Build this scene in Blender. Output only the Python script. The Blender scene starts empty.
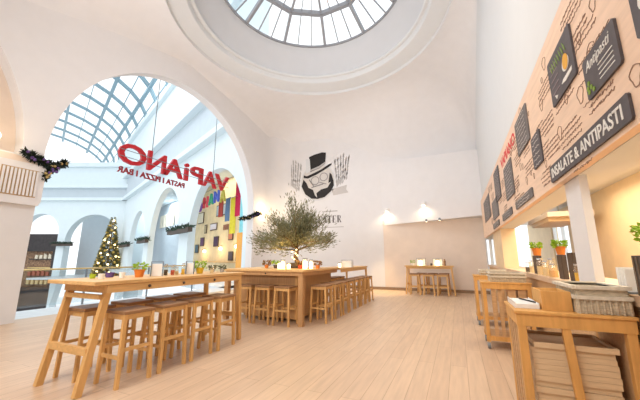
import bpy, bmesh, math, random
from mathutils import Vector, Matrix
S = bpy.context.scene
COL = S.collection
V = Vector
PI = math.pi

# ------------------------------------------------------------------ camera
CAM_H = 1.32
TH = math.atan2(58, 300); YAW = math.radians(24.3)
fwd = V((-math.sin(YAW)*math.cos(TH), math.cos(YAW)*math.cos(TH), math.sin(TH)))
rgt = V((math.cos(YAW), math.sin(YAW), 0))
upv = rgt.cross(fwd)
cd = bpy.data.cameras.new('camera'); cam = bpy.data.objects.new('camera', cd); COL.objects.link(cam)
cd.sensor_width = 36; cd.lens = 300/640*36; cd.clip_start = .05; cd.clip_end = 400
M = Matrix((rgt, upv, -fwd)).transposed().to_4x4(); M.translation = V((0, 0, CAM_H)); cam.matrix_world = M
S.camera = cam

# ------------------------------------------------------------------ sky, light, exposure
S.view_settings.view_transform = 'Standard'; S.view_settings.look = 'None'
S.view_settings.gamma = 1; S.view_settings.exposure = 0.56; S.view_settings.use_curve_mapping = False
W = bpy.data.worlds.new('sky'); S.world = W; W.use_nodes = True
bg = W.node_tree.nodes['Background']; bg.inputs[0].default_value = (.93, .97, 1, 1); bg.inputs[1].default_value = 1.05

def lamp(name, kind, loc, power, color=(1, .86, .68), size=.2, target=None, **kw):
    d = bpy.data.lights.new(name, kind); d.energy = power; d.color = color
    if kind == 'AREA':
        d.shape = 'RECTANGLE'; d.size = size; d.size_y = kw.get('size_y', size); d.spread = math.radians(kw.get('spread', 180))
    elif kind == 'SPOT':
        d.shadow_soft_size = size; d.spot_size = math.radians(kw.get('cone', 90)); d.spot_blend = .8
    else:
        d.shadow_soft_size = size
    o = bpy.data.objects.new(name, d); COL.objects.link(o); o.location = loc
    if target: o.rotation_euler = (V(target)-V(loc)).to_track_quat('-Z', 'Y').to_euler()
    return o
WARM = (1, .80, .56)
lamp('room_fill', 'AREA', (-3.2, -1.6, 6.0), 120, (1, .93, .85), 5, (-3.2, 2.5, 0), size_y=2.5, spread=110)  # unseen area light added behind the camera to brighten the room
lamp('skylight_daylight', 'AREA', (-3.6, 7.2, 9.0), 125, (.95, .97, 1), 4.6, (-3.6, 7.2, 0), spread=130)
lamp('vault_fill', 'AREA', (-3.4, -2.2, 2.6), 210, (1, .955, .93), 4, (-3.6, 7.8, 8.6), size_y=1.0, spread=100)  # added fill behind the camera, aimed up to lighten the vault
lamp('board_wash', 'AREA', (-1.6, 3.2, 6.2), 9, (1, .90, .76), .8, (.93, 4.5, 2.7), size_y=3, spread=90)
lamp('kitchen_light', 'AREA', (2.1, 5.0, 2.75), 130, (1, .82, .56), 1.6, (2.1, 5.0, 0), size_y=7)
lamp('hall_daylight', 'AREA', (-24, 10, 19), 1500, (.90, .96, 1), 16, (-24, 12, 0), size_y=26)

# ------------------------------------------------------------------ materials
MATS = {}
def nt_new(name):
    m = bpy.data.materials.new(name); m.use_nodes = True
    return m, m.node_tree, m.node_tree.nodes['Principled BSDF']
def mat(name, c, rough=.6, var=.06, scale=12, stretch=(1, 1, 1), bump=0, metal=0, emit=0, spec=.4, c2=None):
    if name in MATS: return MATS[name]
    m, t, b = nt_new(name); N = t.nodes; L = t.links
    co = N.new('ShaderNodeTexCoord'); mp = N.new('ShaderNodeMapping'); mp.inputs['Scale'].default_value = stretch
    L.new(co.outputs['Object'], mp.inputs[0])
    nz = N.new('ShaderNodeTexNoise'); nz.inputs['Scale'].default_value = scale; nz.inputs['Detail'].default_value = 4
    L.new(mp.outputs[0], nz.inputs[0])
    r = N.new('ShaderNodeValToRGB'); r.color_ramp.elements[0].position = .3; r.color_ramp.elements[1].position = .7
    d = c2 or tuple(max(0, x*(1-var*2)) for x in c)
    r.color_ramp.elements[0].color = (*d, 1); r.color_ramp.elements[1].color = (*c, 1)
    L.new(nz.outputs[0], r.inputs[0]); L.new(r.outputs[0], b.inputs['Base Color'])
    b.inputs['Roughness'].default_value = rough; b.inputs['Metallic'].default_value = metal
    b.inputs['Specular IOR Level'].default_value = spec
    if emit:
        L.new(r.outputs[0], b.inputs['Emission Color']); b.inputs['Emission Strength'].default_value = emit
    if bump:
        bp = N.new('ShaderNodeBump'); bp.inputs['Strength'].default_value = bump; bp.inputs['Distance'].default_value = .01
        L.new(nz.outputs[0], bp.inputs['Height']); L.new(bp.outputs[0], b.inputs['Normal'])
    MATS[name] = m; return m
def glassmat(name, tint=(1, 1, 1), gloss=.08, dens=0):
    m = bpy.data.materials.new(name); m.use_nodes = True; t = m.node_tree; N = t.nodes; L = t.links
    N.remove(N['Principled BSDF']); tr = N.new('ShaderNodeBsdfTransparent'); tr.inputs[0].default_value = (*tint, 1)
    gl = N.new('ShaderNodeBsdfGlossy'); gl.inputs['Roughness'].default_value = .03
    mx = N.new('ShaderNodeMixShader'); mx.inputs[0].default_value = gloss
    L.new(tr.outputs[0], mx.inputs[1]); L.new(gl.outputs[0], mx.inputs[2]); L.new(mx.outputs[0], N['Material Output'].inputs[0])
    MATS[name] = m; return m
def floormat(name, c, d):
    m, t, b = nt_new(name); N = t.nodes; L = t.links
    co = N.new('ShaderNodeTexCoord'); mp = N.new('ShaderNodeMapping'); mp.inputs['Rotation'].default_value = (0, 0, PI/2)
    L.new(co.outputs['Object'], mp.inputs[0])
    br = N.new('ShaderNodeTexBrick'); br.offset = .37; br.inputs['Scale'].default_value = 1
    br.inputs['Brick Width'].default_value = 2.2; br.inputs['Row Height'].default_value = .19; br.inputs['Mortar Size'].default_value = .003
    br.inputs['Color1'].default_value = (*c, 1); br.inputs['Color2'].default_value = (*d, 1)
    br.inputs['Mortar'].default_value = (d[0]*.72, d[1]*.68, d[2]*.62, 1); br.inputs['Bias'].default_value = -.2
    L.new(mp.outputs[0], br.inputs[0])
    m2 = N.new('ShaderNodeMapping'); m2.inputs['Scale'].default_value = (9, .7, 1); L.new(co.outputs['Object'], m2.inputs[0])
    nz = N.new('ShaderNodeTexNoise'); nz.inputs['Scale'].default_value = 2.5; nz.inputs['Detail'].default_value = 6; L.new(m2.outputs[0], nz.inputs[0])
    mr = N.new('ShaderNodeMapRange'); mr.inputs[1].default_value = .3; mr.inputs[2].default_value = .7; mr.inputs[3].default_value = .86; mr.inputs[4].default_value = 1.03
    L.new(nz.outputs[0], mr.inputs[0])
    mx = N.new('ShaderNodeMix'); mx.data_type = 'RGBA'; mx.blend_type = 'MULTIPLY'; mx.inputs[0].default_value = 1
    L.new(br.outputs[0], mx.inputs[6]); L.new(mr.outputs[0], mx.inputs[7]); L.new(mx.outputs[2], b.inputs['Base Color'])
    b.inputs['Roughness'].default_value = .38; b.inputs['Specular IOR Level'].default_value = .35
    MATS[name] = m; return m

plaster = mat('plaster_cream', (.78, .77, .775), .85, .015, 3)
plaster_dim = mat('plaster_dimmed', (.69, .705, .715), .85, .01, 3)  # plaster colour darkened to offset the strong light on the right wall
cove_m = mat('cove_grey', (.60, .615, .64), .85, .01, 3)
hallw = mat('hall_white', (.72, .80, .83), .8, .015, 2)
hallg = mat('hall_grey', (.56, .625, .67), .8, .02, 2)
floor_m = floormat('oak_floor', (.66, .475, .325), (.60, .42, .285))
tile = mat('pale_tile', (.70, .72, .74), .4, .05, 5)
oak = mat('oak', (.77, .47, .19), .5, .10, 5, (6, .8, 6), spec=.3)
oak_y = mat('oak_long', (.79, .49, .21), .45, .10, 5, (8, .6, 8), spec=.35)
oak_z = mat('oak_upright', (.77, .455, .175), .5, .10, 5, (8, 8, .7), spec=.3)
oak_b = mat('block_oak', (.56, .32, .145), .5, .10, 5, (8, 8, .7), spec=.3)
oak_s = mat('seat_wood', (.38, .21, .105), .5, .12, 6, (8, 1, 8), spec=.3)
oak_c = mat('trolley_oak', (.76, .41, .13), .5, .10, 5, (6, 6, .8), spec=.3)
oak_d = mat('trolley_board', (.64, .40, .21), .55, .10, 5, (1, 8, 8), spec=.3)
tray_m = mat('tray_beech', (.76, .57, .36), .5, .08, 8, (1, 8, 8))
board_m = mat('sign_board_wood', (.86, .63, .47), .6, .07, 4, (6, .6, 6))
slate = mat('slate_grey', (.095, .082, .088), .55, .15, 14)
slate_l = mat('slate_worn', (.17, .15, .145), .6, .2, 9)
chalk = mat('chalk', (.86, .84, .80), .8, .1, 20)
ink = mat('ink', (.34, .21, .15), .8, .1, 20)
black = mat('black_paint', (.02, .017, .017), .6, .1, 20)
greyp = mat('grey_paint', (.30, .28, .28), .7, .12, 20)
lgrey = mat('light_grey_paint', (.52, .50, .49), .7, .12, 20)
red = mat('sign_red', (.52, .012, .022), .4, .06, 10)
redb = mat('red_paint', (.70, .02, .02), .5, .06, 10)
steel = mat('steel_dark', (.22, .25, .28), .45, .06, 8)
frame_m = mat('skylight_grey', (.30, .31, .335), .5, .05, 8)
rib_m = mat('roof_steel', (.25, .38, .45), .5, .05, 8)
brass = mat('brass', (.62, .46, .20), .35, .1, 10, metal=.7)
chrome = mat('chrome', (.7, .7, .7), .2, .04, 10, metal=1)
white = mat('white_enamel', (.85, .85, .84), .35, .02, 10)
paper = mat('paper', (.86, .86, .84), .8, .02, 10)
terra = mat('terracotta', (.78, .24, .04), .7, .1, 10)
yellowp = mat('yellow_pot', (.80, .52, .03), .6, .1, 10)
leaf_b = mat('basil_leaf', (.42, .60, .04), .5, .25, 30, c2=(.20, .38, .02))
leaf_o = mat('olive_leaf', (.25, .25, .145), .6, .2, 8, c2=(.10, .105, .05))
leaf_d = mat('fir_green', (.020, .035, .022), .7, .3, 20)
leaf_k = mat('planter_green', (.05, .09, .06), .7, .3, 20)
bark = mat('bark', (.22, .14, .07), .9, .25, 18, bump=.5)
soil = mat('soil', (.05, .03, .02), .9, .2, 20)
tomato = mat('red_fruit', (.55, .05, .02), .4, .1, 10)
wick = mat('wicker', (.68, .58, .43), .8, .18, 30, (1, 1, 4), bump=.6)
wickd = mat('wicker_rail', (.74, .67, .55), .8, .1, 30)
tanw = mat('warm_tan_wall', (.80, .62, .40), .7, .05, 3)
tanl = mat('tan_panel', (.80, .68, .58), .8, .03, 3)
darkw = mat('dark_wood_box', (.09, .065, .05), .6, .15, 8, (6, 6, 1))
shopw = mat('shop_sand_wall', (.80, .66, .42), .8, .08, 2)
dark = mat('dark_front', (.05, .04, .04), .6, .2, 4)
goods = mat('shop_goods', (.45, .27, .15), .7, .4, 6, c2=(.10, .05, .04))
glow = mat('warm_glow', (1, .78, .42), .5, .02, 5, emit=5)
glow2 = mat('lamp_glow', (1, .83, .58), .5, .02, 5, emit=7)
twinkle = mat('fairy_light', (1, .75, .35), .5, .02, 5, emit=4)
gold = mat('gold_bauble', (.75, .50, .12), .3, .1, 10, metal=.6)
purple = mat('purple_cloth', (.16, .09, .30), .7, .15, 10)
lime = mat('lime_plastic', (.45, .62, .04), .5, .1, 10)
def flat(n, c): return mat(n, c, .7, .06, 8)
glass = glassmat('window_glass', (.97, .99, 1), .05)
glassr = glassmat('rail_glass', (.90, .95, .96), .10)
jar_g = glassmat('jar_glass', (1, .96, .88), .16)

# ------------------------------------------------------------------ mesh builder
class MB:
    def __init__(s): s.v = []; s.f = []
    def add(s, vs, fs):
        o = len(s.v); s.v += [tuple(v) for v in vs]; s.f += [tuple(i+o for i in f) for f in fs]; return s
    def box(s, x0, y0, z0, x1, y1, z1):
        x0, x1 = sorted((x0, x1)); y0, y1 = sorted((y0, y1)); z0, z1 = sorted((z0, z1))
        return s.add([(x0,y0,z0),(x1,y0,z0),(x1,y1,z0),(x0,y1,z0),(x0,y0,z1),(x1,y0,z1),(x1,y1,z1),(x0,y1,z1)],
              [(0,3,2,1),(4,5,6,7),(0,1,5,4),(1,2,6,5),(2,3,7,6),(3,0,4,7)])
    def obox(s, c, a, b, d):
        c, a, b, d = map(V, (c, a, b, d))
        vs = [c+i*a+j*b+k*d for k in (-1, 1) for i, j in ((-1,-1),(1,-1),(1,1),(-1,1))]
        return s.add(vs, [(0,3,2,1),(4,5,6,7),(0,1,5,4),(1,2,6,5),(2,3,7,6),(3,0,4,7)])
    def beam(s, p, q, w, h, up=(0, 0, 1)):
        p, q = V(p), V(q); d = (q-p); L = d.length; d.normalize(); u_ = V(up)
        if abs(d.dot(u_)) > .98: u_ = V((0, 1, 0))
        r = d.cross(u_).normalized(); t = r.cross(d)
        return s.obox((p+q)/2, r*w/2, t*h/2, d*L/2)
    def tube(s, pts, r, n=6, cap=True):
        pts = [V(p) for p in pts]; rs = r if isinstance(r, (list, tuple)) else [r]*len(pts); o = len(s.v); prev = None
        for i, p in enumerate(pts):
            d = (pts[min(i+1, len(pts)-1)]-pts[max(i-1, 0)]).normalized()
            a = d.orthogonal().normalized() if prev is None else (prev-d*prev.dot(d)).normalized()
            prev = a; b = d.cross(a)
            for k in range(n):
                t = 2*PI*k/n; s.v.append(tuple(p+rs[i]*(math.cos(t)*a+math.sin(t)*b)))
        for i in range(len(pts)-1):
            for k in range(n):
                k2 = (k+1) % n; s.f.append((o+i*n+k, o+i*n+k2, o+(i+1)*n+k2, o+(i+1)*n+k))
        if cap:
            s.f.append(tuple(o+k for k in range(n))[::-1]); s.f.append(tuple(o+(len(pts)-1)*n+k for k in range(n)))
        return s
    def lathe(s, prof, c=(0, 0, 0), n=16, a0=0, a1=2*PI):
        o = len(s.v); full = abs(a1-a0-2*PI) < 1e-6; m = n if full else n+1
        for k in range(m):
            t = a0+(a1-a0)*k/n
            for r, z in prof: s.v.append((c[0]+r*math.cos(t), c[1]+r*math.sin(t), c[2]+z))
        P = len(prof)
        for k in range(n):
            k2 = (k+1) % m
            for i in range(P-1): s.f.append((o+k*P+i, o+k2*P+i, o+k2*P+i+1, o+k*P+i+1))
        return s
    def ball(s, c, r, n=8, m=5, sz=1):
        return s.lathe([(max(r*math.sin(PI*i/m), 1e-4), -r*sz*math.cos(PI*i/m)) for i in range(m+1)], c, n)
    def prism(s, poly, fn, t0, t1):
        """2D outline, fn(a, b, t) gives the point, thickness from t0 to t1"""
        n = len(poly); o = len(s.v)
        for t in (t0, t1):
            for a, b in poly: s.v.append(tuple(fn(a, b, t)))
        s.f.append(tuple(o+i for i in range(n))); s.f.append(tuple(o+n+i for i in range(n))[::-1])
        for i in range(n):
            j = (i+1) % n; s.f.append((o+i, o+n+i, o+n+j, o+j))
        return s
    def leaf(s, p, d, L, w, roll=0):
        p, d = V(p), V(d).normalized(); a = d.orthogonal().normalized(); b = d.cross(a); a = a*math.cos(roll)+b*math.sin(roll)
        m = p+d*L*.5
        return s.add([p, m+a*w/2, p+d*L, m-a*w/2], [(0, 1, 2, 3)])
    def build(s, name, m, parent=None, bevel=0, smooth=False, loc=None):
        me = bpy.data.meshes.new(name); me.from_pydata(s.v, [], s.f)
        bm = bmesh.new(); bm.from_mesh(me)
        big = [f for f in bm.faces if len(f.verts) > 4]
        if big: bmesh.ops.triangulate(bm, faces=big)
        bmesh.ops.recalc_face_normals(bm, faces=bm.faces)
        bm.to_mesh(me); bm.free()
        me.materials.append(m)
        if smooth:
            for p in me.polygons: p.use_smooth = True
        o = bpy.data.objects.new(name, me); COL.objects.link(o)
        if parent: o.parent = parent
        if loc is not None: o.location = loc
        if bevel:
            b = o.modifiers.new('edge', 'BEVEL'); b.width = bevel; b.segments = 2; b.limit_method = 'ANGLE'
        return o
def tag(o, label, cat, group=None, kind=None):
    o['label'] = label; o['category'] = cat
    if group: o['group'] = group
    if kind: o['kind'] = kind
    return o
def thing(name, label, cat, loc=(0, 0, 0), rz=0, group=None):
    o = bpy.data.objects.new(name, None); COL.objects.link(o); o.location = loc; o.rotation_euler = (0, 0, rz); o.empty_display_size = .1
    return tag(o, label, cat, group)
def struct(o, label=None):
    o['kind'] = 'structure'
    if label: o['label'] = label
    return o
KIDS = {}
def dup(root, loc, rz=None, label=None, group=None):
    r = root.copy(); COL.objects.link(r); r.location = loc
    if rz is not None: r.rotation_euler = (0, 0, rz)
    if label: r['label'] = label
    if group: r['group'] = group
    for ch in list(root.children):
        c = ch.copy(); COL.objects.link(c); c.parent = r
        for g in list(ch.children):
            d = g.copy(); COL.objects.link(d); d.parent = c
    return r
ORD = ['first', 'second', 'third', 'fourth', 'fifth', 'sixth', 'seventh', 'eighth', 'ninth', 'tenth', 'eleventh', 'twelfth', 'thirteenth',
       'fourteenth', 'fifteenth', 'sixteenth', 'seventeenth', 'eighteenth', 'nineteenth', 'twentieth']
def textmesh(body, size=1, depth=.02, bold=0, shear=0):
    """verts (x right, y up, z depth) and faces of a line of lettering"""
    c = bpy.data.curves.new('lettering', 'FONT'); c.body = body; c.size = size; c.extrude = depth/2; c.offset = bold; c.shear = shear
    c.resolution_u = 3
    o = bpy.data.objects.new('lettering', c); COL.objects.link(o)
    dg = bpy.context.evaluated_depsgraph_get(); me = bpy.data.meshes.new_from_object(o.evaluated_get(dg))
    vs = [v.co.copy() for v in me.vertices]; fs = [tuple(p.vertices) for p in me.polygons]
    bpy.data.objects.remove(o); bpy.data.curves.remove(c); bpy.data.meshes.remove(me)
    return vs, fs
def fit(mb, body, fn, a0, a1, b0, b1, depth=.02, bold=0, shear=0):
    """lettering stretched to the rectangle a0..a1 x b0..b1; fn(a, b, t) places it"""
    vs, fs = textmesh(body, 1, 1, bold, shear)
    xs = [v.x for v in vs]; ys = [v.y for v in vs]; x0, x1, y0, y1 = min(xs), max(xs), min(ys), max(ys)
    mb.add([fn(a0+(v.x-x0)/(x1-x0)*(a1-a0), b0+(v.y-y0)/(y1-y0)*(b1-b0), v.z*depth) for v in vs], fs); return mb
rnd = random.Random(7)

# ================================================================== SETTING
LX, RX, FY, CY = -8.5, 1.0, 13.2, 7.1
struct(MB().box(-8.9, -3.5, -.1, 3.4, 13.5, 0).build('floor', floor_m))
struct(MB().box(-10.2, -1, -.25, -8.9, 12.2, 0).build('floor_threshold', tile))
SPY, SPZ, SPR = 7.345, 3.53, 3.955          # big arch towards the hall
out = [(3.39, 0)] + [(SPY-SPR*math.cos(PI*k/40), SPZ+SPR*math.sin(PI*k/40)) for k in range(41)] + [(11.3, 0)]
wall = [(-.6, 0), (-.6, 9.2), (13.5, 9.2), (13.5, 0)] + out[::-1]
# second, blind arch beside the pier: a shallow recess in the same wall
b2 = [(-.6, 3.55)] + [(-1+math.sqrt(max(0, 16-(z-3.55)**2)), z) for z in [3.55+.2*i for i in range(20)]] + [(-.6, 7.5)]
wall = [(3.39, 0), (1.2, 0), (1.2, 3.5)] + [p for p in [(-1+math.sqrt(max(0, 16-(z-3.55)**2)), z) for z in [3.55+.2*i for i in range(20)]]] + [(-.6, 7.6), (-.6, 9.2), (13.5, 9.2), (13.5, 0)] + out[::-1][:-1]
struct(MB().prism(wall, lambda a, b, t: (LX-t, a, b), 0, .35).build('wall_left', plaster), 'cream plaster wall with the big round arch')
struct(MB().box(-9.3, -.6, 0, -8.85, 3.3, 9.2).build('wall_left.001', tanl), 'tan back of the blind arch recess beside the pier')
for nm, lo, hi in (('trim_1', 1.2, 3.43), ('trim_2', 11.27, 13.2)):
    if nm == 'trim_2': struct(MB().box(LX, 10.86+.45, 2.32, LX+.05, hi, 2.42).build(nm, plaster), 'plaster ledge on the pier right of the arch')
struct(MB().box(LX-.1, FY, 0, 1.02, FY+.3, 9).build('wall_back', plaster))
struct(MB().prism([(-.8, 2.02), (-.8, 9.2), (FY+.2, 9.2), (FY+.2, 2.02)], lambda a, b, t: (RX+t, a, b), 0, .3).build('wall_right', plaster_dim))
struct(MB().lathe([(.95, 0), (.95, 8.4)], (LX+.95, FY-.95, 0), 14, PI/2, PI).build('wall_corner', plaster, smooth=True), 'rounded plaster corner left of the painted emblem')
# vault: lofted from the round opening to the four sides
def zside(y, right):
    u = min(1, abs(y-CY)/6.1); e = (5.65 if right else 7.3) if y > CY else 6.4
    return e+(8.35-e)*(1-u**1.15)**(1/1.15)
RC = (-3.6, 7.2); RR = 4.1; RZ = 8.4
def vault():
    mb = MB(); n = 96; m = 14; o = 0
    for k in range(n):
        t = 2*PI*k/n; dx, dy = math.cos(t), math.sin(t)
        cand = []
        if dx > 1e-6: cand.append((RX-RC[0])/dx)
        if dx < -1e-6: cand.append((LX-RC[0])/dx)
        if dy > 1e-6: cand.append((FY-RC[1])/dy)
        if dy < -1e-6: cand.append((1.0-RC[1])/dy)
        R = min(cand); bx, by = RC[0]+R*dx, RC[1]+R*dy
        if abs(by-FY) < .01: q_ = min(1, max(0, (-1.6-bx)/4.5)); zb = 5.65+1.65*q_*q_*(3-2*q_)
        elif abs(by-1) < .01: zb = 6.4
        else: zb = zside(by, bx > -3)
        for i in range(m+1):
            s = i/m; r = RR+(R-RR)*s
            mb.v.append((RC[0]+r*dx, RC[1]+r*dy, zb+(RZ-zb)*math.sqrt(max(0, 1-s**2.2))))
    for k in range(n):
        for i in range(m): a = k*(m+1)+i; b = ((k+1) % n)*(m+1)+i; mb.f.append((a, b, b+1, a+1))
    return mb
struct(vault().build('ceiling', plaster, smooth=True), 'cream vault rising from the walls to the round opening')
struct(MB().lathe([(4.12, 8.40), (4.10, 8.52), (3.62, 8.66), (3.60, 8.70), (3.58, 8.86)], (*RC, 0), 96).build('ceiling_ring', plaster_dim, smooth=False), 'stepped plaster ring around the dome')
struct(MB().lathe([(3.60, 8.86), (3.50, 8.84), (3.46, 8.90), (3.50, 8.97), (3.6, 9.0)], (*RC, 0), 96).build('trim_3', plaster_dim, smooth=True), 'white lip running around the cove')
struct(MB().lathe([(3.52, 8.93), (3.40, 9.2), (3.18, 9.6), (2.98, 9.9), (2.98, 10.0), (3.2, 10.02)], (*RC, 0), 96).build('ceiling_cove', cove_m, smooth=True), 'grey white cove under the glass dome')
# glazed dome
sky = struct(MB().lathe([(3.02, 9.88), (2.93, 9.88), (2.93, 9.96), (3.02, 9.98)], (*RC, 0), 96).build('window_1', frame_m), 'round glazed dome in the middle of the ceiling')
NR = 11; A0 = math.radians(104); IR, IZ = 2.06, 10.62; TZ = 11.25
def dp(r, z, t): return (RC[0]+r*math.cos(t), RC[1]+r*math.sin(t), z)
for k in range(NR):
    t = A0+2*PI*k/NR; t2 = A0+2*PI*(k+1)/NR
    o = MB().beam(dp(2.94, 9.95, t), dp(IR, IZ, t), .10, .14).beam(dp(IR, IZ, t), dp(.12, TZ, t), .07, .10).build('rib', frame_m, sky)
    MB().beam(dp(IR, IZ, t), dp(IR, IZ, t2), .15, .16).build('ring_bar', frame_m, sky)
    m_ = MB()
    for q in (1/3, 2/3):
        a = V(dp(2.94, 9.97, t+(t2-t)*q)); b = V(dp(IR, IZ, t)).lerp(V(dp(IR, IZ, t2)), q)
        m_.beam(a, b, .035, .05); m_.beam(b, dp(.12, TZ, t+(t2-t)*q), .03, .04)
    m_.build('glazing_bar', frame_m, sky)
    MB().add([dp(2.94, 9.98, t), dp(2.94, 9.98, t2), dp(IR, IZ+.05, t2), dp(IR, IZ+.05, t), dp(.05, TZ+.05, t), dp(.05, TZ+.05, t2)], [(0, 1, 2, 3), (3, 2, 5, 4)]).build('pane', glass, sky)
MB().lathe([(.01, TZ-.05), (.16, TZ-.05), (.16, TZ+.05), (.01, TZ+.08)], (*RC, 0), 16).build('hub', frame_m, sky)

# back wall: tan panel below a shallow wedge-shaped bulkhead
P1 = (-2.95, FY); P2 = (RX, 12.55)
bk = MB().add([(P1[0], P1[1], 2.73), (P2[0], P2[1], 2.88), (P2[0], FY+.1, 2.88), (P1[0], P1[1], 5.62), (P2[0], P2[1], 5.45), (P2[0], FY+.1, 5.70)],
              [(0, 1, 2), (3, 5, 4), (0, 3, 4, 1), (1, 4, 5, 2), (2, 5, 3, 0)])
struct(bk.build('wall_back_bulkhead', plaster), 'white bulkhead above the tan panel')
struct(MB().box(-2.9, FY-.02, .12, RX, FY, 2.95).build('wall_back_panel', tanl), 'tan lower part of the back wall')
struct(MB().box(LX, FY-.03, 0, RX, FY, .11).build('baseboard_back', mat('base_brown', (.34, .22, .13), .6, .1)))
struct(MB().box(-9.3, -3.7, 0, 3.4, -3.5, 6.6).build('wall_front', plaster)); struct(MB().box(-9.3, -3.7, 6.45, 3.4, .95, 6.6).build('ceiling_front', plaster))  # unseen wall and ceiling added behind the camera to bounce light
struct(MB().box(-9.3, -3.6, 0, -8.85, -.5, 9.2).build('wall_left_front', plaster)); struct(MB().box(-9.3, .95, 6.4, 1.3, 1.1, 9.2).build('wall_front_upper', plaster))
# pier left of the arch with its capital and grille
struct(MB().box(LX, 1.2, 0, LX+.02, 3.39, 2.46).build('wall_left_pier', plaster), 'plain pier beside the arch')
cap = struct(MB().prism([(1.2, 2.45), (3.40, 2.45), (3.44, 2.55), (3.44, 3.30), (3.36, 3.36), (1.2, 3.36)], lambda a, b, t: (LX+t, a, b), 0, .10).build('trim_4', plaster), 'projecting capital of the pier with a slatted vent')
g = MB(); gb = MB()
gb.box(LX+.10, 2.70, 2.62, LX+.104, 3.32, 3.22)
for i in range(10): g.box(LX+.10, 2.72+.062*i, 2.64, LX+.125, 2.755+.062*i, 3.20)
gb.build('vent_recess', mat('vent_tan', (.50, .33, .16), .8, .05), cap); g.build('vent_slats', plaster, cap)
MB().prism([(1.2, 3.36), (3.36, 3.36), (3.30, 3.44), (2.9, 3.50), (1.2, 3.52)], lambda a, b, t: (LX+t, a, b), -.3, .05).build('cap_ledge', tanl, cap)

# ------------------------------------------------------------------ the hall beyond the arch
UU = V((-.917, .399, 0)); NN = V((.399, .917, 0)); Q = V((-9.2, 12.0, 0))
def side(t, z, off=0): p = Q+UU*t+NN*off; return V((p.x, p.y, z))
def arch(c, R, zs, zb, n=28): return [(c-R, zb)]+[(c-R*math.cos(PI*k/n), zs+R*math.sin(PI*k/n)) for k in range(n+1)]+[(c+R, zb)]
so = [(-.3, -6), (-.3, 17.9), (34, 17.9), (34, -6)] + arch(25, 3.6, 2.9, 0)[::-1] + arch(15.1, 4.5, 2.9, 0)[::-1] + arch(4.7, 4.0, 2.8, 0)[::-1]
struct(MB().prism(so, lambda a, b, t: side(a, b, t), 0, .5).build('wall_hall_side', hallw), 'white arcade wall along the right of the hall')
struct(MB().prism([(-.2, 8.9), (34, 8.9), (34, 9.3), (-.2, 9.3)], lambda a, b, t: side(a, b, t), -.5, 0).prism([(-.2, 11.9), (34, 11.9), (34, 12.3), (-.2, 12.3)], lambda a, b, t: side(a, b, t), -.7, 0).build('trim_5', hallw), 'two cornices along the arcade wall')
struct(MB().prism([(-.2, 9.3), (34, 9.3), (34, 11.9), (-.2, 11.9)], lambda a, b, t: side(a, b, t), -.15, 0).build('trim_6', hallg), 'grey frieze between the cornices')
struct(MB().prism([(-.3, -.3), (36, -.3), (36, 0), (-.3, 0)], lambda a, b, t: side(a, b, t), -1.2, 6.5).build('floor_gallery', tile))
struct(MB().prism([(-.5, 8.9), (46, 8.9), (46, 9.1), (-.5, 9.1)], lambda a, b, t: side(a, b, t), .5, 6.5).build('ceiling_gallery', hallw))
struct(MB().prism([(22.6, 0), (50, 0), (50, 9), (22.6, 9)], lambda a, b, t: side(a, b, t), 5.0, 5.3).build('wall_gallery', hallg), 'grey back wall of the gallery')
struct(MB().prism([(5.5, 0), (22.6, 0), (22.6, 9), (5.5, 9)], lambda a, b, t: side(a, b, t), 5.0, 5.3).build('wall_shop', shopw), 'sand coloured wall of the lit shop')
CN = Q+UU*34; WW = -rgt; DD = V((fwd.x, fwd.y, 0)).normalized()
def far(a, z, off=0): p = CN+WW*a+DD*off; return V((p.x, p.y, z))
fo = [(-3, -7), (-3, 14.2), (26, 14.2), (26, -7)] + arch(11.0, 2.55, 4.6, -6.6)[::-1] + arch(3.9, 3.55, 3.5, -1)[::-1]
struct(MB().prism(fo, lambda a, b, t: far(a, b, t), 0, 1.0).build('wall_hall_end', hallw), 'white end wall of the hall')
struct(MB().prism([(-.5, 8.9), (26, 8.9), (26, 9.3), (-.5, 9.3)], far, -.5, 0).prism([(-.5, 10.6), (26, 10.6), (26, 11.1), (-.5, 11.1)], far, -.7, 0).prism([(-.5, 13.6), (26, 13.6), (26, 14.2), (-.5, 14.2)], far, -.5, 0).build('trim_7', hallw), 'cornices across the end wall of the hall')
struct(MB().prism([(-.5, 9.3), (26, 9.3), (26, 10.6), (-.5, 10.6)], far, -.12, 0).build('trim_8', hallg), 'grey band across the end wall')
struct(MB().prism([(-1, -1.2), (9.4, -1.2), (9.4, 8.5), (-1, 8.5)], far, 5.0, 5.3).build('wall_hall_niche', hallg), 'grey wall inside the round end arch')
struct(MB().prism([(-.9, -1.2), (8.4, -1.2), (8.4, -1), (-.9, -1)], far, -3.4, 5.2).build('floor_niche', tile))
struct(MB().add([(-75, -30, -6.6), (-8.9, -30, -6.6), (-8.9, 40, -6.6), (-75, 40, -6.6)], [(0, 1, 2, 3)]).build('floor_hall_lower', tile))
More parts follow.
